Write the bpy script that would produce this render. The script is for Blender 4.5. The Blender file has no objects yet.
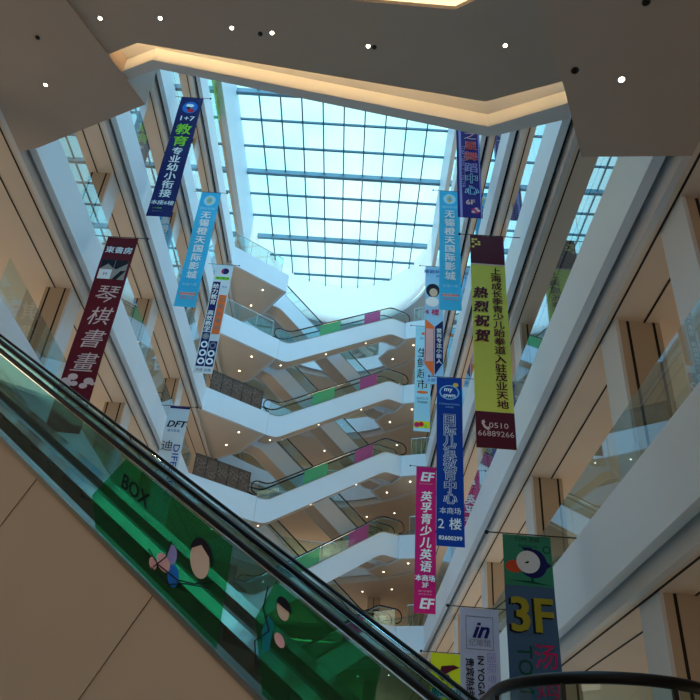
import bpy, bmesh, math, random
from mathutils import Vector, Matrix
random.seed(7)
C = bpy.context.scene.collection
SC = bpy.context.scene

# ------------------------------------------------------------------ camera
F = 742.0
zen = Vector((90, -1110, F)).normalized()
vy = Vector((-17, 495, F)); vy = (vy - zen * vy.dot(zen)).normalized()
vx = vy.cross(zen)
# rows = world axes in image coordinates (x right, y down, z forward)
right = Vector((vx.x, vy.x, zen.x)); down = Vector((vx.y, vy.y, zen.y)); fwd = Vector((vx.z, vy.z, zen.z))
cam_d = bpy.data.cameras.new('camera'); cam = bpy.data.objects.new('camera', cam_d); C.objects.link(cam)
cam_d.sensor_fit = 'HORIZONTAL'; cam_d.sensor_width = 36.0; cam_d.lens = 36.0 * F / 700.0
cam_d.clip_start = 0.05; cam_d.clip_end = 500
m = Matrix((( right.x, -down.x, -fwd.x), (right.y, -down.y, -fwd.y), (right.z, -down.z, -fwd.z)))
cam.matrix_world = m.to_4x4()
SC.camera = cam

# ------------------------------------------------------------------ world, sun, exposure
W = bpy.data.worlds.new('sky'); SC.world = W; W.use_nodes = True
nt = W.node_tree; nt.nodes.clear()
out = nt.nodes.new('ShaderNodeOutputWorld'); bg = nt.nodes.new('ShaderNodeBackground')
tc = nt.nodes.new('ShaderNodeTexCoord'); nz = nt.nodes.new('ShaderNodeTexNoise'); rp = nt.nodes.new('ShaderNodeValToRGB')
nz.inputs['Scale'].default_value = 3.2; nz.inputs['Detail'].default_value = 4; nz.inputs['Roughness'].default_value = .5
rp.color_ramp.elements[0].position = .36; rp.color_ramp.elements[0].color = (.26, .84, .98, 1)
rp.color_ramp.elements[1].position = .60; rp.color_ramp.elements[1].color = (.74, 1.0, 1.04, 1)
nt.links.new(tc.outputs['Generated'], nz.inputs['Vector']); nt.links.new(nz.outputs['Fac'], rp.inputs['Fac'])
nt.links.new(rp.outputs['Color'], bg.inputs['Color']); bg.inputs['Strength'].default_value = 1.5
nt.links.new(bg.outputs[0], out.inputs[0])
sd = bpy.data.lights.new('sun', 'SUN'); sun = bpy.data.objects.new('sun', sd); C.objects.link(sun)
sd.energy = 7.0; sd.angle = math.radians(70); sd.color = (.26, .65, 1.0)
sun.rotation_euler = Vector((-.12, .18, -1)).to_track_quat('-Z', 'Y').to_euler(); sun.location = (0, 10, 60)
SC.view_settings.view_transform = 'Standard'; SC.view_settings.look = 'None'
SC.view_settings.exposure = 0.0; SC.view_settings.gamma = 1.0; SC.view_settings.use_curve_mapping = False
SC.cycles.use_denoising = True
SC.cycles.max_bounces = 10; SC.cycles.diffuse_bounces = 6; SC.cycles.glossy_bounces = 4; SC.cycles.transparent_max_bounces = 24
SC.cycles.sample_clamp_indirect = 6.0; SC.cycles.caustics_reflective = False; SC.cycles.caustics_refractive = False

# ------------------------------------------------------------------ materials
M = {}
def mat(name, col, rough=.6, metal=0.0, emis=None, estr=0.0, noise=0.0, nscale=6.0, spec=.4):
    m = bpy.data.materials.new(name); m.use_nodes = True
    t = m.node_tree; b = t.nodes['Principled BSDF']
    b.inputs['Base Color'].default_value = (*col, 1); b.inputs['Roughness'].default_value = rough
    b.inputs['Metallic'].default_value = metal; b.inputs['Specular IOR Level'].default_value = spec
    if emis: b.inputs['Emission Color'].default_value = (*emis, 1); b.inputs['Emission Strength'].default_value = estr
    if noise:
        g = t.nodes.new('ShaderNodeNewGeometry'); n = t.nodes.new('ShaderNodeTexNoise'); n.inputs['Scale'].default_value = nscale
        n.inputs['Detail'].default_value = 3
        x = t.nodes.new('ShaderNodeMixRGB'); x.inputs[1].default_value = (*[c * (1 - noise) for c in col], 1); x.inputs[2].default_value = (*[min(1, c * (1 + noise)) for c in col], 1)
        t.links.new(g.outputs['Position'], n.inputs['Vector']); t.links.new(n.outputs['Fac'], x.inputs[0]); t.links.new(x.outputs[0], b.inputs['Base Color'])
    M[name] = m; return m
def glass_mat(name, tint, refl=1.0, diff=None, dfac=0.0):
    m = bpy.data.materials.new(name); m.use_nodes = True; t = m.node_tree; t.nodes.clear()
    o = t.nodes.new('ShaderNodeOutputMaterial'); tr = t.nodes.new('ShaderNodeBsdfTransparent'); gl = t.nodes.new('ShaderNodeBsdfGlossy')
    tr.inputs[0].default_value = (*tint, 1); gl.inputs['Roughness'].default_value = 0.0; gl.inputs[0].default_value = (.74, .90, 1, 1)
    lw = t.nodes.new('ShaderNodeLayerWeight'); lw.inputs[0].default_value = .5
    p = t.nodes.new('ShaderNodeMath'); p.operation = 'POWER'; p.inputs[1].default_value = 5
    a = t.nodes.new('ShaderNodeMath'); a.operation = 'MULTIPLY_ADD'; a.inputs[1].default_value = .96 * refl; a.inputs[2].default_value = .04 * refl
    mx = t.nodes.new('ShaderNodeMixShader')
    t.links.new(lw.outputs['Facing'], p.inputs[0]); a.use_clamp = True; t.links.new(p.outputs[0], a.inputs[0]); t.links.new(a.outputs[0], mx.inputs[0])
    base = tr
    if diff:
        d = t.nodes.new('ShaderNodeBsdfDiffuse'); d.inputs[0].default_value = (*diff, 1)
        m2 = t.nodes.new('ShaderNodeMixShader'); m2.inputs[0].default_value = dfac
        t.links.new(tr.outputs[0], m2.inputs[1]); t.links.new(d.outputs[0], m2.inputs[2]); base = m2
    t.links.new(base.outputs[0], mx.inputs[1]); t.links.new(gl.outputs[0], mx.inputs[2]); t.links.new(mx.outputs[0], o.inputs[0])
    M[name] = m; return m
mat('white', (.68, .76, .85), .45, noise=.02, nscale=.8)
mat('white_band', (.64, .65, .68), .5)
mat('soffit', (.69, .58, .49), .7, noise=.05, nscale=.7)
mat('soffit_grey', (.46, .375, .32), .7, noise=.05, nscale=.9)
mat('tan_panel', (.50, .40, .30), .55, noise=.04, nscale=1.0)
mat('cladding', (.50, .345, .235), .5, noise=.03, nscale=1.0)
mat('tan_wall', (.50, .39, .26), .6, noise=.08, nscale=.6)
mat('column_white', (.66, .71, .77), .4)
mat('black_gap', (.012, .010, .010), .8)
mat('floor_stone', (.58, .56, .54), .25, noise=.1, nscale=.8)
mat('mullion', (.05, .13, .19), .5)  # blue of the sky glare is put into the bar colour
mat('beam', (.16, .28, .36), .5)  # lighter blue: glare on the beams is put into the colour
mat('steel', (.72, .75, .78), .09, 1.0)
mat('dull_steel', (.35, .36, .37), .35, 1.0)
mat('rubber', (.006, .006, .007), .5, spec=.2)
mat('dark_metal', (.03, .03, .032), .4, .6)
mat('step_metal', (.05, .05, .055), .45, .5)
mat('downlight', (1, .9, .75), .5, emis=(1, .80, .55), estr=14)
mat('downlight_far', (1, .9, .75), .5, emis=(1, .82, .58), estr=6)
mat('cove_led', (1, .8, .5), .5, emis=(1, .70, .33), estr=13)
mat('shop_glow', (.8, .7, .4), .5, emis=(1, .82, .58), estr=1.9)
mat('shop_glow_dim', (.8, .7, .4), .5, emis=(1, .80, .55), estr=.75)
mat('back_fill_glow', (.8, .7, .5), .5, emis=(1, .74, .54), estr=1.3)  # emission of the fill panels added on the back wall
mat('shop_glow_bright', (.8, .8, .5), .5, emis=(1, .84, .50), estr=1.9)
mat('lattice', (.11, .06, .04), .5, noise=.5, nscale=7)
mat('bronze', (.34, .25, .20), .45, .1)
mat('lattice_frame', (.05, .04, .035), .4)
mat('hole', (.03, .028, .026), .7)
glass_mat('glass', (.84, .93, .92), 1.5)
glass_mat('pane', (.93, .99, 1.0), .6)
glass_mat('green_film', (.26, .80, .50), .8, (.05, .16, .08), .14)
glass_mat('green_film_pale', (.45, .8, .5), .8, (.16, .55, .26), .5)
glass_mat('pink_film', (.75, .4, .6), .8, (.55, .12, .32), .55)
mat('leaf', (.30, .58, .16), .6, noise=.75, nscale=2.2)
def translucent_mat(name, c, f):
    m = bpy.data.materials.new(name); m.use_nodes = True; t = m.node_tree; t.nodes.clear()
    o = t.nodes.new('ShaderNodeOutputMaterial'); d = t.nodes.new('ShaderNodeBsdfDiffuse'); tr = t.nodes.new('ShaderNodeBsdfTranslucent'); x = t.nodes.new('ShaderNodeMixShader')
    d.inputs[0].default_value = (*c, 1); tr.inputs[0].default_value = (*c, 1); x.inputs[0].default_value = f
    t.links.new(d.outputs[0], x.inputs[1]); t.links.new(tr.outputs[0], x.inputs[2]); t.links.new(x.outputs[0], o.inputs[0]); M[name] = m
translucent_mat('drum_backlit', (.99, .93, .91), .74)  # translucency added so outside daylight brightens the drum's curved white wall
def col(name, rgb, rough=.6):
    def l(v): v /= 255; return v / 12.92 if v <= .04045 else ((v + .055) / 1.055) ** 2.4
    return mat(name, tuple(l(v) for v in rgb), rough, spec=.15)

# ------------------------------------------------------------------ helpers
class MB:
    def __init__(s): s.v = []; s.f = []
    def add(s, vs, fs):
        o = len(s.v); s.v += [tuple(v) for v in vs]; s.f += [tuple(i + o for i in f) for f in fs]; return s
    def box(s, x0, x1, y0, y1, z0, z1):
        return s.add([(x, y, z) for z in (z0, z1) for y in (y0, y1) for x in (x0, x1)],
                     [(0, 2, 3, 1), (4, 5, 7, 6), (0, 1, 5, 4), (2, 6, 7, 3), (0, 4, 6, 2), (1, 3, 7, 5)])
    def prism(s, poly, z0, z1):
        a = sum(poly[i][0] * poly[(i + 1) % len(poly)][1] - poly[(i + 1) % len(poly)][0] * poly[i][1] for i in range(len(poly)))
        if a < 0: poly = poly[::-1]
        n = len(poly)
        return s.add([(x, y, z0) for x, y in poly] + [(x, y, z1) for x, y in poly],
                     [tuple(range(n - 1, -1, -1)), tuple(range(n, 2 * n))] + [(i, (i + 1) % n, n + (i + 1) % n, n + i) for i in range(n)])
    def sweep(s, pts, prof, up=Vector((0, 0, 1)), closed=False):
        """prof: (side, up) offsets swept along pts"""
        n = len(pts); k = len(prof); pts = [Vector(p) for p in pts]; vs = []
        for i in range(n):
            a = pts[(i - 1) % n] if closed or i > 0 else pts[i]; b = pts[(i + 1) % n] if closed or i < n - 1 else pts[i]
            t = (b - a).normalized(); sd = t.cross(up)
            if sd.length < 1e-4: sd = Vector((1, 0, 0))
            sd.normalize(); u = sd.cross(t).normalized()
            vs += [pts[i] + sd * p[0] + u * p[1] for p in prof]
        fs = []
        for i in range(n if closed else n - 1):
            j = (i + 1) % n
            for q in range(k): r = (q + 1) % k; fs.append((i * k + q, i * k + r, j * k + r, j * k + q))
        if not closed: fs += [tuple(range(k - 1, -1, -1)), tuple((n - 1) * k + q for q in range(k))]
        return s.add(vs, fs)
    def tube(s, pts, r, n=8, up=Vector((0, 0, 1))):
        return s.sweep(pts, [(r * math.cos(2 * math.pi * i / n), r * math.sin(2 * math.pi * i / n)) for i in range(n)], up)
    def wall(s, pts, z0, z1, th):
        """vertical sheet along plan polyline pts, thickness th to the left of travel"""
        n = len(pts); nor = []
        for i in range(n):
            ns = []
            for a, b in ((i - 1, i), (i, i + 1)):
                if a >= 0 and b < n:
                    d = Vector((pts[b][0] - pts[a][0], pts[b][1] - pts[a][1])).normalized(); ns.append(Vector((-d.y, d.x)))
            v = sum(ns, Vector((0, 0))).normalized(); nor.append(v / max(.4, v.dot(ns[0])))
        ring = []
        for (x, y), q in zip(pts, nor):
            ring += [(x, y, z0), (x, y, z1), (x + q.x * th, y + q.y * th, z1), (x + q.x * th, y + q.y * th, z0)]
        fs = [(i * 4 + q, i * 4 + (q + 1) % 4, (i + 1) * 4 + (q + 1) % 4, (i + 1) * 4 + q) for i in range(n - 1) for q in range(4)]
        fs += [(3, 2, 1, 0), tuple((n - 1) * 4 + q for q in range(4))]
        return s.add(ring, fs)
    def disc(s, c, r, n=20, th=.01, nor='z'):
        cx, cy, cz = c
        pr = [(r * math.cos(2 * math.pi * i / n), r * math.sin(2 * math.pi * i / n)) for i in range(n)]
        if nor == 'z': vs = [(cx + a, cy + b, cz) for a, b in pr] + [(cx + a, cy + b, cz + th) for a, b in pr]
        else: vs = [(cx + a, cy, cz + b) for a, b in pr] + [(cx + a, cy + th, cz + b) for a, b in pr]
        return s.add(vs, [tuple(range(n)), tuple(range(2 * n - 1, n - 1, -1))] + [(i, (i + 1) % n, n + (i + 1) % n, n + i) for i in range(n)])
    def build(s, name, m, parent=None, smooth=False):
        me = bpy.data.meshes.new(name); me.from_pydata(s.v, [], s.f)
        bm = bmesh.new(); bm.from_mesh(me); bmesh.ops.recalc_face_normals(bm, faces=bm.faces)
        a = parent
        while a is not None:
            bmesh.ops.translate(bm, verts=bm.verts, vec=-a.location); a = a.parent
        bm.to_mesh(me); bm.free()
        me.materials.append(M[m] if isinstance(m, str) else m)
        if smooth: me.shade_smooth()
        o = bpy.data.objects.new(name, me); C.objects.link(o)
        if parent is not None: o.parent = parent
        return o
def tag(o, label=None, cat=None, group=None, kind=None):
    if label: o['label'] = label
    if cat: o['category'] = cat
    if group: o['group'] = group
    if kind: o['kind'] = kind
    return o
def thing(name, loc, label, cat, group=None):
    o = bpy.data.objects.new(name, None); C.objects.link(o); o.location = loc; o.empty_display_size = .2
    return tag(o, label, cat, group)
def struct(name, mb, m, parent=None):
    o = mb.build(name, m, parent)
    if parent is None: o['kind'] = 'structure'
    return o
_tn = [0]
def trim(mb, m):
    _tn[0] += 1; return struct('trim_%d' % _tn[0], mb, m)

# ------------------------------------------------------------------ levels
T = [4.88 + 5 * k for k in range(6)]           # tops of the gallery fronts above eye level
EL, ER = -8.4, 4.0                             # atrium edges
GROUND = -1.6
YN, YF = -10.0, 58.0
WL, WR = -14.6, 8.4                            # shop walls
ORD = ['lowest', 'second', 'third', 'fourth', 'fifth', 'topmost']
LEFT_END, RIGHT_END = (-8.4, 34.3), (4.0, 40.5)

struct('floor', MB().box(WL - .3, WR + .3, YN - .3, YF + .3, GROUND - .3, GROUND), 'floor_stone')
struct('wall_left', MB().box(WL - .3, WL, YN, YF, GROUND, 36), 'tan_wall')
struct('wall_right', MB().box(WR, WR + .3, YN, YF, GROUND, 36), 'tan_wall')
struct('wall_back', MB().box(WL - .3, WR + .3, YN - .3, YN, GROUND, 36), 'tan_wall')
struct('wall_front', MB().box(WL - .3, WR + .3, YF, YF + .3, GROUND, 36), 'tan_wall')

def gallery(side, k):
    t = T[k]; e, o, wx = (EL, -1, WL) if side == 'L' else (ER, 1, WR)
    y0 = {0: 15.2, 1: 13.4}.get(k, YN) if side == 'L' else YN
    y1 = LEFT_END[1] if side == 'L' else RIGHT_END[1]
    X = lambda u: e + o * u
    def bx(u0, u1, ya, yb, z0, z1, mb=None):
        return (mb or MB()).box(min(X(u0), X(u1)), max(X(u0), X(u1)), ya, yb, z0, z1)
    trim(bx(0, .18, y0, y1, t - 1.22, t), 'white')
    trim(bx(.3, .42, y0, YF, t - 1.45, t - .95), 'white_band')
    U = abs(wx - e)
    c = struct('ceiling', bx(.42, U, y0, YF, t - 1.45, t - .2), 'soffit')
    g = MB()
    for u in (.50, 1.10): bx(u, u + .035, y0, YF, t - 1.462, t - 1.44, g)
    bx(.18, .3, y0, YF, t - .98, t - .9, g)
    g.build('shadow_gap', 'black_gap', c)
    struct('floor', bx(.1, U, y0, YF, t - .2, t - .08), 'floor_stone')
    # glass balustrade in panes
    pl = 2.3
    sd = 'left' if side == 'L' else 'right'
    b = thing('glass_balustrade', (X(.06), (y0 + y1) / 2, t), 'clear frameless glass balustrade along the %s gallery edge on the %s white band' % (sd, ORD[k]), 'balustrade', 'gallery balustrades')
    y = max(y0, 4.0)
    while y < y1 - .3:
        ye = min(y + pl, y1)
        film = 'glass'
        p = bx(.05, .062, y + .012, ye - .012, t - .05, t + 1.0).build('glass_pane', film, b)
        y = ye
for k in range(6): gallery('L', k); gallery('R', k)

# top storey ceiling, drum round the skylight
def arc(x): return 38 + 7 * math.sqrt(max(0, 1 - ((x + 2.2) / 6.2) ** 2))
arcpts = [(-2.2 - 6.2 * math.cos(math.pi * i / 36), 38 + 7 * math.sin(math.pi * i / 36)) for i in range(37)]
struct('ceiling', MB().box(WL, EL - .3, YN, YF, 32.5, 32.8), 'soffit')
struct('ceiling', MB().box(ER + .3, WR, YN, YF, 32.5, 32.8), 'soffit')
trim(MB().wall([(EL, YN), (EL, 38)], 32.4, 35.9, .3), 'white')
trim(MB().wall([(ER, 38), (ER, YN)], 32.4, 35.9, .3), 'white')
trim(MB().wall(arcpts, 32.4, 35.9, .02), 'drum_backlit')  # white wall, made translucent to glow
pol = [(EL - .3, 38)] + [(x * 1.0 - (.25 if x < -2.2 else -.25), y + .2) for x, y in arcpts] + [(ER + .3, 38), (ER + .3, YF), (EL - .3, YF)]
struct('ceiling', MB().prism(pol, 32.45, 32.75), 'white')

# ------------------------------------------------------------------ skylight
ZS = 35.6
g = MB(); ys = [YN + .02] + [27.4 + 6.08 * i / 3 for i in range(-18, 9)]
skyl = MB().prism([(EL, YN), (ER, YN)] + [(x, y) for x, y in arcpts[::-1]], ZS + .20, ZS + .22)
win = struct('window_1', skyl, 'pane')
mu = MB(); bmn = MB(); be = MB()
def xspan(y):
    if y <= 38: return EL, ER
    q = math.sqrt(max(0, 1 - ((y - 38) / 7) ** 2)) * 6.2
    return -2.2 - q, -2.2 + q
for i in range(1, 10):
    x = EL + 1.24 * i; mu.box(x - .035, x + .035, YN, arc(x), ZS + .05, ZS + .2)
i = -18
while True:
    y = 27.4 + 6.1 * i / 3
    if y > 44.6: break
    if y > YN:
        a, b = xspan(y)
        if i % 3 == 0: be.box(a, b, y - .11, y + .11, ZS - .15, ZS + .2)
        else: mu.box(a, b, y - .04, y + .04, ZS + .04, ZS + .2)
    i += 1
mu.build('glazing_bar', 'mullion', win); be.build('main_beam', 'beam', win)

# ------------------------------------------------------------------ near slabs overhead
pr = [(2.90, 7.26), (2.45, 6.31), (1.77, 4.95), (.6, 2.6), (.6, YN), (4.42, YN), (4.42, 7.12)]
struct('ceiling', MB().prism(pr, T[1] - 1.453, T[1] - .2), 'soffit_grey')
plft = [(-8.7, 12.45), (-8.2, 12.3), (-5.28, 10.83), (-6.35, 8.41), (-8.7, 3.1)]
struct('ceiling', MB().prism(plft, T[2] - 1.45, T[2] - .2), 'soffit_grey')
ZC = T[2] - 1.45 + .07
KZ = ZC / 14.0
farA = [(x * KZ, y * KZ) for x, y in [(-8.5, 11.1), (-6.12, 10.04), (-5.34, 9.69), (2.29, 10.66), (3.95, 9.98)]]
farW = [(x * KZ, y * KZ) for x, y in [(-8.5, 11.64), (-5.9, 10.45), (-5.1, 10.09), (2.47, 11.34), (4.1, 10.57)]]
farB = [(x * KZ, y * KZ) for x, y in [(-8.5, 11.9), (-5.75, 10.62), (-5.0, 10.31), (2.56, 11.63), (4.25, 10.98)]]
nearA = [(x * KZ, y * KZ) for x, y in [(3.95, 6.6), (2.6, 7.6), (1.69, 8.3), (1.32, 8.52), (-1.18, 8.44), (-8.5, 8.2)]]
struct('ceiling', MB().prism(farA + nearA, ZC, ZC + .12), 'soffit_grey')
def shift(pl, dy): return [(x, y + dy) for x, y in pl]
# cove slot: roof of the slot, far wall, lip beam, light ledge
struct('ceiling', MB().prism(shift(farA, -.9) + farB[::-1], ZC + .42, ZC + .55), 'white_band')
trim(MB().prism(farW + farB[::-1], ZC, ZC + .42), 'white_band')
led = MB().prism(shift(farA, -.30) + shift(farA, -.20)[::-1], ZC + .13, ZC + .18)
tag(led.build('cove_light', 'cove_led'), 'warm hidden strip light in the slot along the far edge of the overhead ceiling', 'light')
nb = nearA
struct('ceiling', MB().prism(shift(nb, .9) + shift(nb, -1.1)[::-1], ZC + .42, ZC + .55), 'white_band')
trim(MB().prism(shift(nb, -.7) + shift(nb, -1.05)[::-1], ZC, ZC + .42), 'white_band')
led = MB().prism(shift(nb, .30) + shift(nb, .20)[::-1], ZC + .13, ZC + .18)
tag(led.build('cove_light', 'cove_led'), 'warm hidden strip light in the slot along the near edge of the overhead ceiling', 'light')

# ------------------------------------------------------------------ far end: landings, rear balconies
def fascia(pts, t, h=1.35): trim(MB().wall(pts, t - h, t, .15), 'white')
def landing(side, k):
    t = T[k]
    if side == 'L':
        ed = [(-8.4, 34.3), (-5.2, 36.75), (-6.95, 39.4), (-8.4, 40.4)]
        pol = ed + [(-8.7, 40.4), (-8.7, 34.3)]
        ed2 = ed
    else:
        ed = [(4.0, 40.5), (2.62, 41.0), (2.0, 42.25), (1.5, 42.5), (.88, 43.6), (1.7, 45.4)]
        pol = ed + [(4.3, 45.4), (4.3, 40.5)]
        ed2 = ed[::-1]
    # keep the fascia inside the polygon outline
    trim(MB().wall(ed, t - 1.35, t, .15 if side == 'L' else -.15), 'white')
    cx = sum(p[0] for p in ed) / len(ed); cy = sum(p[1] for p in ed) / len(ed)
    inner = [(p[0] + (cx - p[0]) * .04, p[1] + (cy - p[1]) * .04) if p in ed else p for p in pol]
    struct('ceiling', MB().prism(inner, t - 1.34, t - .2), 'soffit')
    struct('floor', MB().prism(inner, t - .2, t - .06), 'floor_stone')
    sd = 'left' if side == 'L' else 'right'
    front = ed[:2]
    a, b = Vector(front[0]), Vector(front[1]); d = (b - a).normalized(); q = Vector((-d.y, d.x)) * (1 if side == 'L' else -1)
    if side == 'L' and k in (1, 2, 3):
        p = thing('lattice_balustrade', (a.x, a.y, t), 'dark brown patterned balustrade panel on the %s landing of the %s white band' % (sd, ORD[k]), 'balustrade')
        ln = (b - a).length
        A = a + q * .05 + d * .25; B = a + q * .05 + d * (ln - .55)
        MB().wall([tuple(A), tuple(B)], t + .03, t + 1.15, .03).build('panel', 'lattice', p)
        fr = MB()
        fr.wall([tuple(A - q * .02), tuple(B - q * .02)], t + 1.15, t + 1.2, .07); fr.wall([tuple(A - q * .02), tuple(B - q * .02)], t, t + .04, .07)
        for i in range(6):
            c = A + (B - A) * (i / 5); fr.box(c.x - .03, c.x + .03, c.y - .03, c.y + .03, t, t + 1.2)
        fr.build('frame', 'lattice_frame', p)
        sc = MB()
        for i in range(26):
            c = A + (B - A) * ((i + .5) / 26) - q * .02; zz = t + .25 + .7 * random.random()
            pts = [(c.x + .12 * math.cos(w) * d.x, c.y + .12 * math.cos(w) * d.y - .0, zz + .14 * math.sin(w)) for w in [j * .7 for j in range(9)]]
            sc.tube(pts, .012, 5, Vector((0, 1, 0)))
        sc.build('scrollwork', 'bronze', p)
    else:
        p = thing('glass_balustrade', (a.x, a.y, t), 'clear glass balustrade with thin rail on the far %s landing of the %s white band' % (sd, ORD[k]), 'balustrade', 'landing balustrades')
        MB().wall([tuple(a + q * .05 + d * .1), tuple(b + q * .05 - d * .55)], t, t + 1.1, .012 if side == 'L' else -.012).build('glass_pane', 'glass', p)
        A = a + q * .05; B = b + q * .05 - d * .55
        MB().tube([(A.x, A.y, t + 1.1), (B.x, B.y, t + 1.1)], .025).build('top_rail', 'dull_steel', p)
        for i in range(4):
            c = A + (B - A) * (i / 3); MB().box(c.x - .015, c.x + .015, c.y - .015, c.y + .015, t - .05, t + 1.1).build('post', 'dull_steel', p)
    # downlights in the soffit
    sp = [(-6.7, 36.7), (-7.6, 38.4)] if side == 'L' else [(3.2, 41.7), (1.9, 43.6), (3.2, 44.0)]
    for x, y in sp:
        tag(MB().disc((x, y, t - 1.37), .045, 12, .04).build('downlight', 'downlight_far'), 'tiny bright downlight in the soffit under the far %s landing of the %s white band' % (sd, ORD[k]), 'light', 'downlights under far %s landing, %s band' % (sd, ORD[k]))
for k in range(6): landing('L', k); landing('R', k)

def rear(k):
    t = T[k]
    e = [(-8.6 + 12.9 * i / 24, 41.8 + 4.4 * (1 - ((-8.6 + 12.9 * i / 24 + 2.15) / 6.45) ** 2)) for i in range(25)]
    trim(MB().wall(e, t - 1.1, t, .15), 'white')
    trim(MB().wall([(x, y + .3) for x, y in e], t - 1.42, t - 1.0, .15), 'white_band')
    pol = [(x, y + .1) for x, y in e] + [(4.3, YF), (-8.6, YF)]
    struct('ceiling', MB().prism([(x, y + .3) if i < 25 else (x, y) for i, (x, y) in enumerate(pol)], t - 1.40, t - .2), 'soffit'); struct('floor', MB().prism(pol, t - .2, t - .06), 'floor_stone')
    p = thing('glass_balustrade', (-2, 46, t), 'curved clear glass balustrade on the rear balcony of the %s white band' % ORD[k], 'balustrade', 'rear balustrades')
    e2 = [(x, y + .05) for x, y in e]
    MB().wall(e2, t, t + 1.05, .012).build('glass_pane', 'glass', p)
    MB().tube([(x, y, t + 1.05) for x, y in e2], .025).build('top_rail', 'dull_steel', p)
    for x, y in [(-5.5, 47.2), (-2.5, 48.5), (.8, 47.8), (2.6, 46.8)]:
        tag(MB().disc((x, y, t - 1.42), .045, 12, .04).build('downlight', 'downlight_far'), 'tiny bright downlight in the soffit of the rear balcony of the %s white band' % ORD[k], 'light', 'downlights under rear balcony, %s band' % ORD[k])
for k in range(6): rear(k)

# shop fronts that glow warm at the back of each gallery
_wn = [1]
def shopfront(x0, x1, y0, y1, z0, z1, m, horiz):
    _wn[0] += 1
    w = struct('window_%d' % _wn[0], MB().box(x0, x1, y0, y1, z0, z1), m)
    fr = MB()
    if horiz:
        n = max(1, round((x1 - x0) / 2.2))
        for i in range(n + 1):
            x = x0 + (x1 - x0) * i / n; fr.box(x - .05, x + .05, y0 - .06, y1, z0 - .05, z1 + .05)
        fr.box(x0 - .05, x1 + .05, y0 - .06, y1, z1, z1 + .1); fr.box(x0 - .05, x1 + .05, y0 - .06, y1, z0 - .1, z0)
    else:
        n = max(1, round((y1 - y0) / 2.2)); s = -.06 if x0 > 0 else 0; s2 = 0 if x0 > 0 else .06
        for i in range(n + 1):
            y = y0 + (y1 - y0) * i / n; fr.box(x0 + s, x1 + s2, y - .05, y + .05, z0 - .05, z1 + .05)
        fr.box(x0 + s, x1 + s2, y0, y1, z1, z1 + .1); fr.box(x0 + s, x1 + s2, y0, y1, z0 - .1, z0)
    fr.build('frame', 'dark_metal', w)
zfl = [GROUND] + T
for k in range(7):
    z = zfl[k] + .15
    hi = z + 2.5
    for y0 in (8, 15.1, 22.2, 29.3, 36.4):
        if not (k == 2 and y0 < 20): shopfront(WR - .05, WR, y0, y0 + 5.4, z, hi, 'shop_glow_dim' if y0 < 20 else 'shop_glow', False)
        if k != 0 or y0 > 10: shopfront(WL, WL + .05, y0, y0 + 5.4, z, hi, 'shop_glow', False)
    shopfront(-7.6, 3.4, YF - .05, YF, z, hi, 'shop_glow_bright' if k < 2 else 'shop_glow', True)

pp = thing('poster_panel', (-8.72, 23, T[5]), 'pale green leaf-patterned poster panel behind the topmost left glass balustrade', 'poster')
MB().box(-8.74, -8.70, 19.5, 26.5, T[5], 32.4).build('panel', 'leaf', pp)
for k, z in ((0, GROUND + .15), (1, T[0] + .15), (2, T[1] + .15)):  # unseen glowing panels added behind the camera to warm the near surfaces
    shopfront(-8.0, .4 if k == 2 else 7.6, YN, YN + .04, z, z + 2.9, 'back_fill_glow', True)
# ------------------------------------------------------------------ columns
def column(side, k, y, n):
    z0 = GROUND if k < 0 else T[k] - .08; z1 = T[k + 1] - 1.45
    e, o = (EL, -1) if side == 'L' else (ER, 1)
    sd = 'left' if side == 'L' else 'right'
    st = 'ground storey' if k < 0 else '%s gallery' % ORD[k]
    p = thing('column', (e + o * 1.0, y, z0), 'white-fronted tan column on the %s side, %s, %s from the near end' % (sd, st, n), 'column', '%s columns' % sd)
    X = lambda u: e + o * u
    MB().box(min(X(.62), X(1.4)), max(X(.62), X(1.4)), y - .38, y + .38, z0, z1).build('shaft', 'tan_panel', p)
    MB().box(min(X(.56), X(.62)), max(X(.56), X(.62)), y - .42, y + .42, z0, z1).build('front_panel', 'column_white', p)
    g = MB()
    for u in (.78, 1.26):
        g.box(min(X(u), X(u + .05)), max(X(u), X(u + .05)), y - .385, y - .375, z0, z1)
    g.build('shadow_gap', 'black_gap', p)
NTH = ['first', 'second', 'third', 'fourth', 'fifth']
for k in range(-1, 5):
    for i, y in enumerate((8.3, 11.45, 18.5, 25.6, 32.7)):
        if (k == -1 and y < 10) or (k == 1 and y < 12): continue
        column('R', k, y, NTH[i - (1 if k == -1 else 2 if k == 1 else 0)])
    for i, y in enumerate((11.2, 18.2, 25.2, 31.6)):
        if k < 1 and y < 12: continue
        column('L', k, y, NTH[i if k >= 1 else i - 1])

for k in (-1, 0, 1, 2):
    z0 = GROUND if k < 0 else T[k] - .06
    p = thing('column', (1.6, 49.5, z0), 'plain tan column behind the escalators at the rear, standing on the %s' % ('ground' if k < 0 else ORD[k] + ' rear balcony'), 'column', 'rear columns')
    MB().box(1.2, 2.0, 49.1, 49.9, z0, T[k + 1] - 1.4).build('shaft', 'tan_panel', p)
    g = MB(); g.box(1.56, 1.6, 49.09, 49.1, z0, T[k + 1] - 1.4); g.build('shadow_gap', 'black_gap', p)
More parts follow.
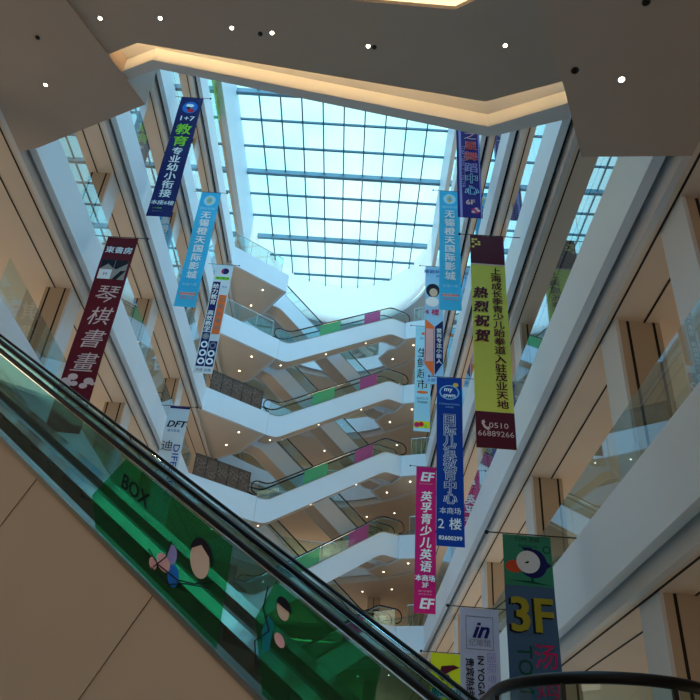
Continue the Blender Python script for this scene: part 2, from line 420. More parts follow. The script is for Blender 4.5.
# ------------------------------------------------------------------ escalators
def escalator(name, label, P0, P1, wid, f0, f1, thick, side_m, under_m, group=None, films=(), bottom=None, handh=.95, away=1, inset=.09, seams=False, rail_r=.045):
    a, b = Vector(P0[:2]), Vector(P1[:2]); L = (b - a).length; h = (b - a) / L
    q = Vector((-h.y, h.x))
    if q.y < 0: q = -q
    H = P1[2] - P0[2]; run = L - f0 - f1
    def zr(s): return min(1, max(0, (s - f0) / run)) * H
    def z(s): return P0[2] + sum(zr(s + j * .12) for j in range(-2, 3)) / 5
    S = sorted(set([0, L] + [f0 + d for d in (-.24, -.12, 0, .12, .24) if 0 < f0 + d < L] + [L - f1 + d for d in (-.24, -.12, 0, .12, .24) if 0 < L - f1 + d < L] + [L * i / 12 for i in range(13)]))
    def P(s, c, zz): v = a + h * s + q * c; return (v.x, v.y, zz)
    root = thing(name, (P0[0], P0[1], P0[2]), label, 'escalator', group)
    def slab(c0, c1, lo, hi, ss=S):
        mb = MB(); n = len(ss); vs = []
        for s in ss:
            l, u = lo(s), hi(s); vs += [P(s, c0, l), P(s, c0, u), P(s, c1, u), P(s, c1, l)]
        fs = [(i * 4 + j, i * 4 + (j + 1) % 4, (i + 1) * 4 + (j + 1) % 4, (i + 1) * 4 + j) for i in range(n - 1) for j in range(4)] + [(3, 2, 1, 0), tuple((n - 1) * 4 + j for j in range(4))]
        return mb.add(vs, fs)
    low = (lambda s: bottom) if bottom is not None else (lambda s: z(s) - thick)
    for c0, c1 in ((0, .06), (wid - .06, wid)):
        o = slab(c0, c1, low, lambda s: z(s)).build('side_panel', side_m, root)
        if seams and c0 == 0:
            sl = H / run; s = f0 + .6
            ux, uz = -sl / math.hypot(1, sl), 1 / math.hypot(1, sl)   # direction across the incline, in (s, z)
            while s < L - f1:
                s0, z0 = s, z(s); ln = (z0 - bottom) / uz
                A = P(s0, -.004, z0); B = P(s0 - ux * ln, -.004, bottom)
                MB().tube([A, B], .004, 4).build('panel_joint', 'hole', o); s += 1.95
    slab(.06, wid - .06, lambda s: z(s) - (thick - .03), lambda s: z(s) - (thick - .13)).build('underside', under_m, root)
    slab(-.01, .24, lambda s: z(s), lambda s: z(s) + .05).build('deck', 'dull_steel', root)
    # far deck slopes up outwards
    mb = MB(); vs = []
    for s in S: vs += [P(s, wid - .24, z(s) - .02), P(s, wid - .24, z(s) + .02), P(s, wid + .01, z(s) + .09), P(s, wid + .01, z(s) - .02)]
    k = len(S)
    mb.add(vs, [(i * 4 + j, i * 4 + (j + 1) % 4, (i + 1) * 4 + (j + 1) % 4, (i + 1) * 4 + j) for i in range(k - 1) for j in range(4)] + [(3, 2, 1, 0), tuple((k - 1) * 4 + j for j in range(4))])
    mb.build('deck', 'steel', root)
    for c0, c1 in ((.22, .24), (wid - .24, wid - .22)):
        slab(c0, c1, lambda s: z(s) - .3, lambda s: z(s) + .0).build('skirt_panel', 'dark_metal', root)
    # steps
    n = max(6, int(run / .4)); st = MB()
    for i in range(n):
        s0 = f0 + run * i / n; zz = z(s0 + run / n * .5) - .12
        st.add([P(s0, .25, zz - .3), P(s0 + run / n, .25, zz - .3), P(s0 + run / n, wid - .25, zz - .3), P(s0, wid - .25, zz - .3), P(s0, .25, zz), P(s0 + run / n, .25, zz), P(s0 + run / n, wid - .25, zz), P(s0, wid - .25, zz)],
               [(0, 3, 2, 1), (4, 5, 6, 7), (0, 1, 5, 4), (1, 2, 6, 5), (2, 3, 7, 6), (3, 0, 4, 7)])
    st.build('step_band', 'step_metal', root)
    for ci, c in enumerate((inset, wid - inset)):
        gl = slab(c - .006, c + .006, lambda s: z(s) + .04, lambda s: z(s) + handh - .03).build('glass_pane', 'glass', root)
        if ci == 0:
            for (s0, s1, fm, lb) in films:
                ss = [s0 + (s1 - s0) * i / 6 for i in range(7)]
                f = slab(c - .012, c - .008, lambda s: z(s) + .06, lambda s: z(s) + handh - .07, ss).build('poster_film', fm, gl); f['label'] = lb
        pts = [P(s, c, z(s) + handh) for s in S]
        r = .38
        e0 = [P(-r * math.sin(w), c, z(0) + handh - r + r * math.cos(w)) for w in [math.pi * j / 8 for j in range(8, 0, -1)]]
        e1 = [P(L + r * math.sin(w), c, z(L) + handh - r + r * math.cos(w)) for w in [math.pi * j / 8 for j in range(1, 9)]]
        MB().tube(e0 + pts + e1, rail_r, 8).build('handrail', 'rubber', root, True)
        MB().tube([(x, y, zz - rail_r * 1.6) for x, y, zz in pts], rail_r * .45, 6).build('rail_guide', 'steel', root)
    return root, P, z

def under_lights(root, P, z, thick, ss, c):
    for s in ss:
        x, y, zz = P(s, c, z(s) - thick + .012)
        MB().disc((x, y, zz), .04, 12, .03).build('underside_light', 'downlight_far', root)
for k in range(5):
    e_ = escalator('escalator', 'white-sided escalator climbing to the right across the far end, from %s to %s white band' % (ORD[k], ORD[k + 1]),
              (-5.2, 36.85, T[k]), (2.6, 41.14, T[k + 1]), 1.2, .6, 1.15, 1.3, 'white', 'soffit', 'far escalators climbing right',
              films=((2.6, 4.0, 'green_film_pale', 'green poster film'), (5.7, 6.9, 'pink_film', 'pink poster film')), rail_r=.035)
    under_lights(*e_, 1.3, (.5, 3.4, 6.2), .6)
    escalator('escalator', 'white-sided escalator behind, descending to the right from %s to %s white band' % (ORD[k + 1], ORD[k]),
              (1.47, 42.52, T[k]), (-6.25, 38.25, T[k + 1]), 1.15, .7, .6, 1.3, 'white', 'soffit', 'far escalators descending right', rail_r=.035)

# the near pair of escalators at the lower left
SCL = .9
d = Vector((-.72195, .39096, .57091)); n2 = Vector((.4762, .87934, 0))
Pm = Vector((-.34983, 1.32667, .34474)) * 5.4 * SCL
def online(zv, off=0.0):
    t = (zv - Pm.z) / d.z; p = Pm + d * t + n2 * off; return (p.x, p.y, zv)
A0, A1 = online(GROUND + .12), online(T[1])
near, PA, zA = escalator('escalator', 'long near escalator with tan cladding at lower left, green poster on its glass', A0, A1, 1.28, .0, .0, 1.0, 'cladding', 'soffit', None,
          films=(), bottom=GROUND, handh=.95, inset=.06, seams=True, rail_r=.025)
B0, B1 = online(GROUND + .12, 1.40), online(T[1], 1.40)
escalator('escalator', 'second long escalator directly behind the near one at lower left', B0, B1, 1.24, .0, .0, 1.0, 'cladding', 'soffit', None, handh=.95, inset=.06, rail_r=.02, bottom=GROUND)

# ------------------------------------------------------------------ lettering
def glyphs(mb, body, x, z, size, y, wave=None, rot=0.0, off=0.0, shear=0.0, sx=1.0, align='CENTER', ext=.003):
    cu = bpy.data.curves.new('t', 'FONT'); cu.body = body; cu.size = size; cu.align_x = align; cu.align_y = 'CENTER'
    cu.shear = shear; cu.extrude = 0; cu.resolution_u = 2
    ob = bpy.data.objects.new('t', cu); C.objects.link(ob)
    dg = bpy.context.evaluated_depsgraph_get(); ev = ob.evaluated_get(dg); me = ev.to_mesh()
    ca, sa = math.cos(rot), math.sin(rot)
    offs = [(0, 0)] if off <= 0 else [(off * a, off * b) for a, b in ((-1, -.6), (1, -.6), (-1, .6), (1, .6), (0, 0))]
    for ox, oz in offs:
        vs = []
        for v in me.vertices:
            px, pz = v.co.x * sx, v.co.y
            rx, rz = px * ca - pz * sa, px * sa + pz * ca
            zz = z + rz + oz; vs.append((x + rx + ox, y + (wave(x + rx, zz) if wave else 0), zz))
        mb.add(vs, [tuple(p.vertices) for p in me.polygons])
    ev.to_mesh_clear(); bpy.data.objects.remove(ob); bpy.data.curves.remove(cu)

class Banner:
    def __init__(s, label, x0, x1, y, zt, h, colname, wall):
        s.x0, s.x1, s.y, s.zt, s.h = x0, x1, y, zt, h; s.w = x1 - x0
        s.root = thing('hanging_banner', ((x0 + x1) / 2, y, zt), label, 'banner', 'banners hung over the atrium')
        ph = random.random() * 6
        s.wave = lambda x, z: .018 * math.sin(2.1 * (z - zt) + ph) * min(1, (zt - z) / 1.0 + .05) + .006 * math.sin(5 * x + 1.3 * z + ph)
        s.patch('fabric', colname, 0, 1, 0, h, 0.0, .008, 26)
        # rod from the gallery front to a free ball end
        e = EL if wall == 'L' else ER
        tip = x1 + .28 if wall == 'L' else x0 - .28
        zr = zt + .02
        r = MB().tube([(e, y, zr), (tip, y, zr)], .012, 6); r.build('rod', 'dark_metal', s.root)
        bl = bmesh.new(); bmesh.ops.create_uvsphere(bl, u_segments=10, v_segments=6, radius=.04)
        kb = MB().add([(v.co.x + tip, v.co.y + y, v.co.z + zr) for v in bl.verts], [tuple(v.index for v in f.verts) for f in bl.faces]); bl.free()
        kb.build('ball_end', 'dark_metal', s.root, True)
        t = MB()
        for xx in (x0 + .08, x1 - .08): t.tube([(xx, y, zt), (xx, y, zr)], .006, 5, Vector((0, 1, 0)))
        t.build('tie_loops', 'dark_metal', s.root)
    def patch(s, name, m, u0, u1, v0, v1, dy, th=.003, n=None, label=None, skew=0.0):
        """rectangle in the cloth: u across 0..1, v metres down"""
        n = n or max(2, int((v1 - v0) / .25)); mb = MB(); vs = []
        for i in range(n + 1):
            z = s.zt - v0 - (v1 - v0) * i / n
            for k in range(5):
                x = s.x0 + s.w * (u0 + (u1 - u0) * k / 4); yy = s.y + s.wave(x, z) - dy
                vs.append((x, yy, z + skew * k / 4))
        N = len(vs); vs += [(x, y + th, z) for x, y, z in vs]
        fs = []
        for i in range(n):
            for k in range(4):
                a = i * 5 + k; fs += [(a, a + 1, a + 6, a + 5), (N + a, N + a + 5, N + a + 6, N + a + 1)]
        for i in range(n):
            for k in (0, 4): a = i * 5 + k; fs.append((a, a + 5, N + a + 5, N + a))
        for k in range(4):
            for i in (0, n): a = i * 5 + k; fs.append((a, a + 1, N + a + 1, N + a))
        o = mb.add(vs, fs).build(name, m, s.root)
        if label: o['label'] = label
        return o
    def shape(s, name, m, pts, dy=.006, label=None):
        """flat printed shape, pts in (u, v)"""
        mb = MB(); P = [(s.x0 + s.w * u, s.zt - v) for u, v in pts]
        n = len(P); vs = [(x, s.y + s.wave(x, z) - dy, z) for x, z in P] + [(x, s.y + s.wave(x, z) - dy + .003, z) for x, z in P]
        mb.add(vs, [tuple(range(n)), tuple(range(2 * n - 1, n - 1, -1))] + [(i, (i + 1) % n, n + (i + 1) % n, n + i) for i in range(n)])
        o = mb.build(name, m, s.root)
        if label: o['label'] = label
        return o
    def oval(s, name, m, u, v, ru, rv, dy=.006, a0=0, a1=360, label=None):
        k = 24; return s.shape(name, m, [(u + ru / s.w * math.cos(math.radians(a0 + (a1 - a0) * i / k)), v - rv * math.sin(math.radians(a0 + (a1 - a0) * i / k))) for i in range(k if a1 - a0 == 360 else k + 1)], dy, label)
    def text(s, body, u, v, size, m, dy=.012, mb=None, **kw):
        own = mb is None; mb = mb or MB(); glyphs(mb, body, s.x0 + s.w * u, s.zt - v, size, s.y - dy, s.wave, **kw)
        if own and mb.v: mb.build('lettering', m, s.root)
    def column(s, body, u, v, size, step, m, dy=.012, **kw):
        mb = MB()
        for i, ch in enumerate(body):
            if ch != ' ': s.text(ch, u, v + step * i, size, m, dy, mb, **kw)
        mb.build('lettering', m, s.root)
    def done(s):
        pass

for nm, rgb in dict(navy=(24, 27, 92), cyan=(64, 182, 226), darkred=(98, 14, 30), paper=(206, 214, 222), palegrey=(178, 180, 205), purple=(44, 22, 110),
                    yellowgreen=(206, 202, 84), maroon=(84, 16, 34), blue=(10, 58, 150), pink=(200, 24, 110), teal=(48, 128, 104), slate=(62, 92, 128),
                    yellow=(222, 214, 30), ink=(26, 26, 38), txtwhite=(235, 238, 242), txtgreen=(140, 215, 60), gold=(225, 195, 90), palepink=(225, 170, 170),
                    orange=(235, 110, 50), rust=(190, 70, 40), txtblue=(40, 70, 160), magenta=(190, 30, 90), olive=(150, 142, 40), darkgreen=(14, 72, 62), grey=(120, 120, 135),
                    skyblue=(150, 200, 235), red=(205, 30, 40), lilac=(150, 140, 200), logoblue=(30, 110, 200), palecyan=(170, 220, 240), skin=(215, 185, 165), cloudpink=(214, 180, 180), tealtxt=(20, 120, 130), photo=(150, 145, 140), shadow=(20, 22, 30)).items():
    col(nm, rgb)

# --- left side banners
b = Banner('navy banner on the left with green and white characters and round logo', -8.15, -7.25, 19.5, 24.75, 6.6, 'navy', 'L')
b.oval('logo_disc', 'logoblue', .52, .62, .30, .36); b.oval('logo_mark', 'txtwhite', .5, .5, .16, .1, .009); b.oval('logo_mark', 'red', .58, .8, .14, .12, .009); b.oval('logo_mark', 'ink', .46, .66, .08, .08, .010)
b.text('1+7', .5, 1.3, .36, 'txtwhite', sx=1.1, off=.006)
b.column('教育', .5, 1.95, .62, .68, 'txtgreen', off=.012); b.column('专业幼小衔接', .5, 3.2, .44, .45, 'txtwhite', off=.01)
b.text('本座6楼', .5, 5.92, .24, 'txtwhite', off=.004); b.text('1+7 教育', .35, 6.2, .09, 'txtgreen'); b.text('0510-1717', .4, 6.36, .09, 'grey'); b.done()

def cinema(label, x0, x1, y, zt, h, wall):
    b = Banner(label, x0, x1, y, zt, h, 'cyan', wall)
    b.oval('logo_ring', 'palecyan', .5, .5, .27, .32); b.oval('logo_petal', 'gold', .5, .5, .13, .2, .009); b.oval('logo_petal', 'cyan', .5, .5, .06, .12, .011)
    b.text('国际影城', .5, 1.02, .17, 'palecyan')
    b.column('无锡橙天国际影城', .5, 1.45, .46, .50, 'txtwhite', off=.012)
    b.text('本座六楼', .5, 5.45, .16, 'palecyan'); b.patch('text_band', 'palepink', .14, .86, 5.85, 6.0, .006); b.text('盛大开业 欢迎光临', .5, 5.93, .09, 'red', .014); b.text('热线 0510', .5, 6.15, .14, 'orange'); b.done()
cinema('cyan banner on the left with a column of white characters', -8.05, -7.15, 24.6, 24.6, 6.6, 'L')

b = Banner('dark red banner on the left with pale calligraphy and photo collage', -8.0, -7.08, 16.9, 14.78, 6.6, 'darkred', 'L')
b.text('東書房', .5, .52, .27, 'txtwhite', off=.006)
b.patch('photo_collage', 'photo', .08, .92, .9, 1.62, .005); b.shape('photo_tile', 'ink', [(.08, .9), (.5, .9), (.5, 1.22), (.3, 1.05), (.08, 1.25)], .009); b.shape('photo_tile', 'ink', [(.52, .9), (.92, .9), (.92, 1.0), (.6, 1.25), (.52, 1.22)], .009)
b.shape('photo_tile', 'txtwhite', [(.08, 1.27), (.48, 1.27), (.48, 1.62), (.08, 1.62)], .009); b.text('H', .3, 1.45, .16, 'ink', .014); b.shape('photo_tile', 'ink', [(.55, 1.62), (.75, 1.3), (.92, 1.28), (.7, 1.62)], .009)
b.column('琴棋書畫', .5, 2.2, .66, .78, 'cloudpink', shear=.2)
for u, v, r in ((.15, 5.1, .14), (.32, 4.95, .13), (.4, 5.15, .1), (.22, 5.2, .1), (.68, 5.2, .11), (.8, 5.05, .13), (.93, 5.12, .07)): b.oval('cloud', 'cloudpink', u, v, r, r * .75)
b.text('本座五楼', .5, 5.75, .2, 'cloudpink'); b.done()

b = Banner('white banner on the left with navy strip, orange box and round badges', -7.98, -7.08, 29.5, 24.4, 6.6, 'paper', 'L')
b.oval('logo_disc', 'navy', .58, .42, .2, .2); b.oval('logo_mark', 'magenta', .5, .42, .12, .18, .009, 90, 270); b.patch('logo_strip', 'txtgreen', .12, .92, .8, 1.0, .006); b.text('给力教育', .52, .9, .16, 'darkgreen', .014)
b.patch('navy_strip', 'navy', .05, .46, 1.15, 4.2, .006); b.column('给力教育 高效教学', .25, 1.45, .32, .33, 'txtwhite', .014, off=.006)
b.text('专业', .72, 1.45, .14, 'txtblue'); b.patch('orange_box', 'orange', .52, .95, 1.95, 4.35, .006)
b.column('小学初高中', .73, 2.25, .3, .44, 'tealtxt', .014)
b.patch('badge_field', 'navy', .05, .48, 4.25, 6.2, .004); b.patch('badge_field', 'navy', .52, .95, 4.75, 6.2, .004)
for i in range(4):
    b.oval('badge', 'txtwhite' if i else 'grey', .27, 4.5 + .47 * i, .17, .19, .008); b.oval('badge_centre', 'navy' if i else 'photo', .27, 4.5 + .47 * i, .09, .1, .011)
    if i < 3: b.oval('badge', 'txtwhite' if i else 'grey', .73, 5.0 + .45 * i, .17, .19, .008); b.oval('badge_centre', 'navy', .73, 5.0 + .45 * i, .09, .1, .011)
b.text('本座 五楼', .5, 6.42, .17, 'navy'); b.done()

b = Banner('white banner on the left with black block letters and sideways blue word', -8.05, -7.17, 27.3, 14.78, 6.6, 'paper', 'L')
b.patch('top_edge', 'navy', .05, 1, .0, .1, .006); b.text('DFT', .5, .85, .42, 'ink', shear=.25, off=.012); b.text('迪凡英语', .45, 1.15, .13, 'txtblue')
b.column('迪凡', .3, 1.85, .5, .95, 'ink'); b.text('DIFFERENT', .74, 3.0, .36, 'txtblue', rot=-math.pi / 2, sx=1.45, off=.004); b.done()

# --- right side banners
b = Banner('purple banner on the right, uppermost, with red and white characters', 2.90, 3.78, 19.0, 24.75, 6.2, 'purple', 'R')
b.patch('edge_stripe', 'lilac', .1, .2, 0, 6.2, .004); b.patch('edge_stripe', 'lilac', .93, .98, 0, 6.2, .004)
b.column('之', .6, 1.9, .5, .55, 'palepink'); b.column('星舞', .6, 2.5, .52, .6, 'palepink', off=.014); b.column('星舞', .6, 2.5, .52, .6, 'red', .016); b.column('蹈', .6, 3.7, .52, .5, 'lilac', off=.01)
b.column('中心', .6, 4.25, .52, .6, 'palecyan', off=.02); b.column('中心', .6, 4.25, .52, .6, 'purple', .016)
b.text('6F', .52, 5.45, .34, 'palepink', off=.01); b.text('STAR DANCE CENTER', .25, 3.6, .22, 'lilac', rot=-math.pi / 2)
for i in range(5): b.oval('flower_petal', 'magenta' if i % 2 else 'palepink', .72 + .11 * math.cos(i * 1.26), 5.85 + .1 * math.sin(i * 1.26), .07, .06)
b.done()
cinema('cyan banner on the right with a column of white characters', 2.82, 3.72, 23.75, 24.75, 6.7, 'R')

b = Banner('pale banner on the right with photo of a dark-haired girl and down arrow', 2.74, 3.64, 29.0, 24.75, 7.0, 'skyblue', 'R')
b.text('培训中心', .5, .35, .26, 'txtblue', off=.006); b.text('4F', .7, .62, .2, 'txtblue'); b.oval('hair', 'ink', .42, 1.55, .34, .42); b.oval('face', 'skin', .46, 1.68, .2, .25, .010); b.oval('shoulders', 'txtwhite', .4, 2.25, .32, .3, .008)
b.text('4 楼', .4, 2.9, .4, 'magenta', off=.008)
b.shape('arrow_tip', 'orange', [(.02, 3.3), (.52, 3.75), (.02, 3.75)]); b.patch('arrow_half', 'orange', .02, .52, 3.75, 5.9, .006); b.shape('arrow_tip', 'orange', [(.02, 5.9), (.52, 5.9), (.52, 6.6)], .008); b.patch('picture_panel', 'palepink', .08, .46, 3.9, 5.75, .010)
b.shape('arrow_tip', 'navy', [(.55, 3.75), (.98, 3.35), (.98, 3.75)]); b.patch('arrow_half', 'navy', .55, .98, 3.75, 5.8, .006); b.shape('arrow_tip', 'navy', [(.55, 5.8), (.98, 5.8), (.55, 6.5)], .008); b.column('爱尚专注小新人', .77, 4.0, .27, .29, 'txtwhite', .014, off=.005)
b.text('4 楼 见', .5, 6.8, .2, 'txtblue', shear=.3); b.done()

b = Banner('pale banner on the right with dark column of characters and fruit strip at its foot', 2.74, 3.6, 34.3, 24.8, 6.7, 'palecyan', 'R')
b.oval('logo_mark', 'orange', .6, .5, .2, .1); b.text('超市', .5, .85, .17, 'grey'); b.column('生鲜超市', .5, 1.85, .66, .68, 'ink')
b.oval('pill', 'orange', .5, 4.35, .3, .09); b.text('品质生活', .5, 4.75, .16, 'grey'); b.text('欢迎选购', .5, 4.98, .14, 'ink')
b.patch('fruit_strip', 'yellow', .02, .98, 6.1, 6.5, .006); b.oval('fruit', 'magenta', .2, 6.32, .15, .15, .010); b.oval('fruit', 'red', .45, 6.28, .14, .14, .011); b.oval('fruit', 'txtgreen', .72, 6.38, .1, .1, .010); b.done()

b = Banner('tall yellow-green banner on the right with maroon characters and phone number', 2.63, 3.54, 15.1, 14.1, 6.45, 'yellowgreen', 'R')
b.patch('top_panel', 'maroon', 0, 1, 0, 1.0, .004); b.patch('rule', 'cloudpink', 0, 1, 1.0, 1.04, .006); b.patch('bottom_panel', 'maroon', 0, 1, 5.5, 6.45, .004)
for i in range(7): b.oval('floral_mark', 'gold', .08 + .09 * (i % 3), .15 + .09 * (i // 2), .04, .035)
b.column('上海成长季青少儿跆拳道入驻茂业天地', .72, 1.25, .25, .253, 'maroon', off=.006, sx=1.15)
b.column('热烈祝贺', .24, 2.0, .38, .46, 'maroon', off=.016, shear=.15)
b.text('0510', .58, 5.87, .2, 'cloudpink', sx=1.15); b.text('66889266', .5, 6.09, .2, 'cloudpink', sx=1.05)
b.shape('phone_mark', 'cloudpink', [(.16, 5.75), (.22, 5.73), (.24, 5.8), (.21, 5.84), (.28, 5.92), (.33, 5.9), (.36, 5.96), (.3, 6.0), (.2, 5.93), (.15, 5.82)], .010); b.done()

b = Banner('blue banner on the right with outlined white characters and round logo', 2.64, 3.55, 23.0, 14.4, 6.3, 'blue', 'R')
for r, c, dy in ((.36, 'skyblue', .006), (.31, 'blue', .008)): b.oval('logo_ring', c, .5, .62, r, r * .85, dy)
b.text('my', .45, .5, .25, 'txtwhite', .014, off=.008); b.text('own', .5, .75, .25, 'txtwhite', .014, off=.008); b.oval('logo_bird', 'gold', .75, .3, .1, .09, .012); b.text('INTERNATIONAL', .5, 1.12, .095, 'skyblue'); b.text('CENTER', .5, 1.24, .08, 'skyblue')
b.column('国际儿童教育中心', .5, 1.75, .46, .42, 'txtwhite', off=.02); b.column('国际儿童教育中心', .5, 1.75, .46, .42, 'blue', .016)
b.text('本商场', .5, 5.12, .24, 'txtwhite'); b.text('2', .17, 5.57, .46, 'txtwhite'); b.text('楼', .68, 5.57, .42, 'txtwhite', off=.006); b.text('82600299', .5, 6.03, .19, 'txtwhite', off=.006); b.done()

b = Banner('pink banner on the right with white characters and two large letters at each end', 2.63, 3.52, 30.8, 14.45, 6.45, 'pink', 'R')
b.text('EF', .52, .5, .6, 'txtwhite', shear=.2, off=.02); b.text('EDUCATION FIRST', .5, .82, .07, 'palepink')
b.column('英孚青少儿英语', .5, 1.45, .5, .52, 'txtwhite', off=.012, shear=.12)
b.text('本商场', .5, 5.05, .28, 'txtwhite', off=.008); b.text('3F', .5, 5.33, .28, 'txtwhite', off=.008); b.text('400 110 8877', .5, 5.57, .1, 'palepink'); b.text('www.ef.com.cn', .5, 5.68, .09, 'palepink'); b.text('EF', .55, 6.08, .58, 'txtwhite', shear=.2, off=.02); b.done()

b = Banner('slate blue and green banner at lower right with round bird logo and yellow 3F', 2.67, 3.53, 12.9, 4.845, 6.0, 'slate', 'R')
b.patch('top_panel', 'teal', 0, 1, 0, .9, .004)
b.text('TOM 汤姆', .5, .08, .1, 'ink'); b.text('BILINGUAL', .52, .2, .07, 'darkgreen')
b.oval('beak', 'rust', .22, .57, .16, .11, .006); b.oval('bird_body', 'navy', .6, .5, .25, .26, .008); b.shape('bird_tail', 'navy', [(.84, .43), (.98, .52), (.8, .63)], .008); b.shape('bird_crest', 'navy', [(.38, .22), (.6, .22), (.5, .34)], .008)
b.oval('bird_face', 'paper', .5, .48, .21, .2, .012); b.shape('bird_eye', 'ink', [(.42, .5), (.5, .46), (.52, .49), (.47, .51)], .015); b.shape('ground_mark', 'darkgreen', [(.12, .81), (.5, .85), (.95, .87), (.6, .82), (.58, .76), (.54, .76), (.54, .81)], .010); b.oval('ring_mark', 'darkgreen', .9, .24, .07, .07); b.oval('ring_mark', 'teal', .9, .24, .05, .05, .009)
b.text('3F', .46, 1.44, .8, 'shadow', off=.03, sx=.98); b.text('3F', .5, 1.42, .8, 'olive', .018, off=.02, sx=.98)
b.text('TOM', .3, 2.27, .34, 'darkgreen', rot=-math.pi / 2, off=.004); b.column('汤姆', .72, 2.08, .42, .46, 'magenta'); b.done()

b = Banner('pale lilac-grey banner at lower right with framed script logo and sideways text', 2.58, 3.48, 17.7, 4.8, 6.4, 'palegrey', 'R')
fr = [(.15, .18), (.85, .18), (.85, .9), (.15, .9)]
for p, r in (((.15, .86), (.17, .9)),): pass
b.patch('frame_line', 'grey', .15, .85, .18, .195, .006); b.patch('frame_line', 'grey', .15, .85, .9, .915, .006); b.patch('frame_line', 'grey', .15, .165, .18, .915, .006); b.patch('frame_line', 'grey', .835, .85, .18, .915, .006)
b.text('in', .5, .5, .52, 'navy', shear=.4, off=.014); b.text('亿瑜馆', .5, .78, .17, 'grey')
b.text('贵宾热线:0510', .22, 1.72, .2, 'ink', rot=-math.pi / 2, off=.004); b.text('IN YOGA 亿都店', .5, 1.78, .2, 'ink', rot=-math.pi / 2, off=.004); b.text('国际专业瑜伽', .76, 1.62, .22, 'lilac', rot=-math.pi / 2); b.done()

b = Banner('bright yellow banner at the bottom with dark swoosh logo and teal characters', 2.45, 3.33, 22.65, 4.8, 6.4, 'yellow', 'R')
b.shape('swoosh', 'maroon', [(.25, .62), (.35, .35), (.75, .3), (.95, .36), (.7, .45), (.5, .55), (.75, .72), (.5, .66), (.4, .75)]); b.shape('swoosh', 'navy', [(.45, .72), (.55, .55), (.72, .72)], .009)
b.text('INTERNATIONAL', .55, .84, .1, 'red'); b.patch('text_band', 'paper', .1, 1, .92, 1.18, .006); b.text('朗斯中国', .55, 1.05, .23, 'tealtxt', .014, off=.01); b.oval('dot', 'red', .8, 1.6, .12, .16); b.done()

# ------------------------------------------------------------------ near escalator poster film
sheet = [o for o in near.children if o.name.startswith('glass_pane')][0]
def film(P, z, c, name, m, pts, label=None, th=.003):
    """flat printed shape on an escalator's glass: pts in (along, height above deck)"""
    mb = MB(); n = len(pts)
    vs = [P(s, c, z(s) + v) for s, v in pts] + [P(s, c - th, z(s) + v) for s, v in pts]
    mb.add(vs, [tuple(range(n)), tuple(range(2 * n - 1, n - 1, -1))] + [(i, (i + 1) % n, n + (i + 1) % n, n + i) for i in range(n)])
    o = mb.build(name, m); o.parent = sheet
    o.data.transform(Matrix.Translation(-near.location))
    if label: o['label'] = label
    return o
cN = .06 - .008
film(PA, zA, cN, 'poster_film', 'green_film', [(3.78, .06), (5.45, .06), (5.62, .3), (5.28, .88), (3.78, .88)], 'translucent green poster film')
film(PA, zA, cN, 'poster_film', 'green_film', [(2.5, .06), (3.3, .06), (3.45, .5), (3.3, .88), (2.35, .88)], 'translucent green poster film')
def ov(s, v, a, b, a0=0, a1=360, k=20): return [(s + a * math.cos(math.radians(a0 + (a1 - a0) * i / k)), v + b * math.sin(math.radians(a0 + (a1 - a0) * i / k))) for i in range(k if a1 - a0 == 360 else k + 1)]
c2 = cN - .006
film(PA, zA, c2, 'drawn_face', 'skin', ov(4.1, .56, .115, .14), 'pale drawn face'); film(PA, zA, c2 - .005, 'drawn_hair', 'ink', ov(4.085, .59, .14, .16, 0, 180) + [(4.0, .645), (4.11, .69)], 'black drawn hair')
for s, v, a, b, mm in ((4.42, .42, .06, .08, 'lilac'), (4.5, .3, .09, .07, 'palepink'), (4.36, .27, .07, .09, 'logoblue'), (4.62, .22, .05, .05, 'palepink')): film(PA, zA, c2, 'drawn_flower', mm, ov(s, v, a, b))
film(PA, zA, c2, 'drawn_face', 'skin', ov(3.2, .72, .06, .07)); film(PA, zA, c2 - .005, 'drawn_hair', 'ink', ov(3.19, .74, .075, .075, 0, 180))
film(PA, zA, c2, 'drawn_dress', 'tealtxt', [(3.33, .6), (3.27, .58), (3.28, .38), (3.34, .32), (3.37, .45)]); film(PA, zA, c2, 'drawn_dress', 'palepink', ov(3.2, .5, .05, .045))
def line(pts, w=.006):
    mb = MB(); mb.tube([PA(s, c2 - .008, zA(s) + v) for s, v in pts], w, 5, Vector((.3, .3, 1))); o = mb.build('drawn_line', 'ink'); o.parent = sheet; o.data.transform(Matrix.Translation(-near.location))
line([(4.7, .3), (4.55, .25), (4.3, .27), (4.1, .36), (3.92, .5)]); line([(4.62, .18), (4.4, .17), (4.2, .3), (3.95, .42)]); line([(4.45, .52), (4.48, .36), (4.6, .2)]); line([(3.36, .8), (3.38, .62), (3.3, .5), (3.42, .35), (3.38, .2)])
# dark lettering on the film, running along the incline
tb = MB(); glyphs(tb, 'BOX', 0, 0, .2, 0, off=.003)
hN = (Vector(A1[:2]) - Vector(A0[:2])).normalized()
vs = []
for x, y, z in tb.v:
    s = 5.05 - x; vs.append(PA(s, c2 - .004, zA(s) + .66 + z))
o = MB().add(vs, tb.f).build('lettering', 'ink'); o.parent = sheet; o.data.transform(Matrix.Translation(-near.location))

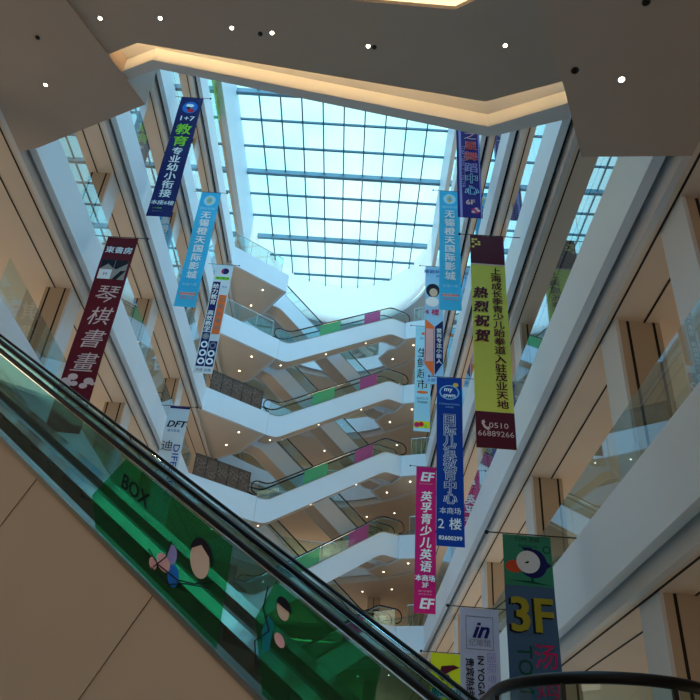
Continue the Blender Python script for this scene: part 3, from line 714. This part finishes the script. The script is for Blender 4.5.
# ------------------------------------------------------------------ round-ended balustrade at the lower right
pc = Vector((2.98, 9.28)); R0 = 1.27
upl = [(pc.x - R0, 14.0), (pc.x - R0, pc.y)] + [(pc.x - R0 * math.cos(math.pi * i / 20), pc.y - R0 * math.sin(math.pi * i / 20)) for i in range(1, 20)] + [(pc.x + R0 - .32 * 0, pc.y), (pc.x + R0, 10.9)]
struct('trim_99', MB().prism([(x, y) for x, y in upl[:-1]] + [(pc.x + R0, 14.0)], GROUND, .58), 'tan_panel')
ub = thing('curved_balustrade', (pc.x, pc.y, .58), 'round-ended glass balustrade with thick black handrail at the bottom right', 'balustrade')
ins = [(pc.x + (x - pc.x) * .96, y if y > pc.y else pc.y + (y - pc.y) * .96) for x, y in upl]
MB().wall(ins, .56, 1.56, .012).build('glass_pane', 'glass', ub)
MB().tube([(x, y, 1.60) for x, y in ins], .062, 10).build('handrail', 'rubber', ub, True)
for i in (1, 7, 13, 19):
    x, y = ins[i]; MB().box(x - .025, x + .025, y - .025, y + .025, .56, 1.58).build('post', 'dark_metal', ub)

# ------------------------------------------------------------------ near downlights and sprinkler heads
def downlight(x, y, z, label, e=22):
    t = thing('downlight', (x, y, z), label, 'light', 'near downlights')
    MB().disc((x, y, z - .012), .038, 20, .012).build('lamp', 'downlight', t)
    rg = MB(); pts = [(x + .046 * math.cos(math.pi * i / 10), y + .046 * math.sin(math.pi * i / 10), z - .008) for i in range(20)]
    rg.tube(pts + pts[:1], .009, 6); rg.build('trim_ring', 'white_band', t)
    l = bpy.data.lights.new('downlight_glow', 'SPOT'); l.energy = e; l.color = (1, .74, .45); l.spot_size = math.radians(120); l.spot_blend = .8; l.shadow_soft_size = .05
    lo = bpy.data.objects.new('downlight_glow', l); C.objects.link(lo); lo.parent = t; lo.location = (0, 0, -.03)
zl, zr = T[2] - 1.45, T[1] - 1.45
downlight(-7.41, 10.46, zl, 'round downlight in the left overhead soffit panel, the farther of its two')
downlight(-7.45, 8.35, zl, 'round downlight in the left overhead soffit panel, at the top left corner of the photo')
downlight(3.05, 5.95, zr, 'round downlight in the right overhead soffit panel')
for i, (x, y) in enumerate([(-6.0, 9.15), (-4.72, 9.07), (-3.24, 9.20), (-2.40, 9.26), (-.38, 9.44), (2.46, 9.24)]):
    downlight(x * KZ, y * KZ, ZC, '%s from the left of the row of downlights in the overhead ceiling' % ['first', 'second', 'third', 'fourth', 'fifth', 'sixth'][i])
def sprinkler(x, y, z, label):
    t = thing('sprinkler_head', (x, y, z), label, 'sprinkler', 'ceiling sprinklers')
    MB().disc((x, y, z - .01), .05, 16, .01).build('plate', 'dark_metal', t); MB().tube([(x, y, z - .01), (x, y, z - .06)], .012, 6).build('nozzle', 'dark_metal', t)
sprinkler(3.0, 4.9, zr, 'dark sprinkler head at the top edge of the right overhead soffit panel')
sprinkler(2.43, 5.86, zr, 'dark sprinkler head near the inner edge of the right overhead soffit panel')
sprinkler(-7.2, 9.3, zl, 'dark sprinkler head in the left overhead soffit panel')
sprinkler(-2.65 * KZ, 9.3 * KZ, ZC, 'dark sprinkler head between downlights in the left half of the overhead ceiling'); sprinkler(-.25 * KZ, 9.46 * KZ, ZC, 'dark sprinkler head beside the downlight in the middle of the overhead ceiling')
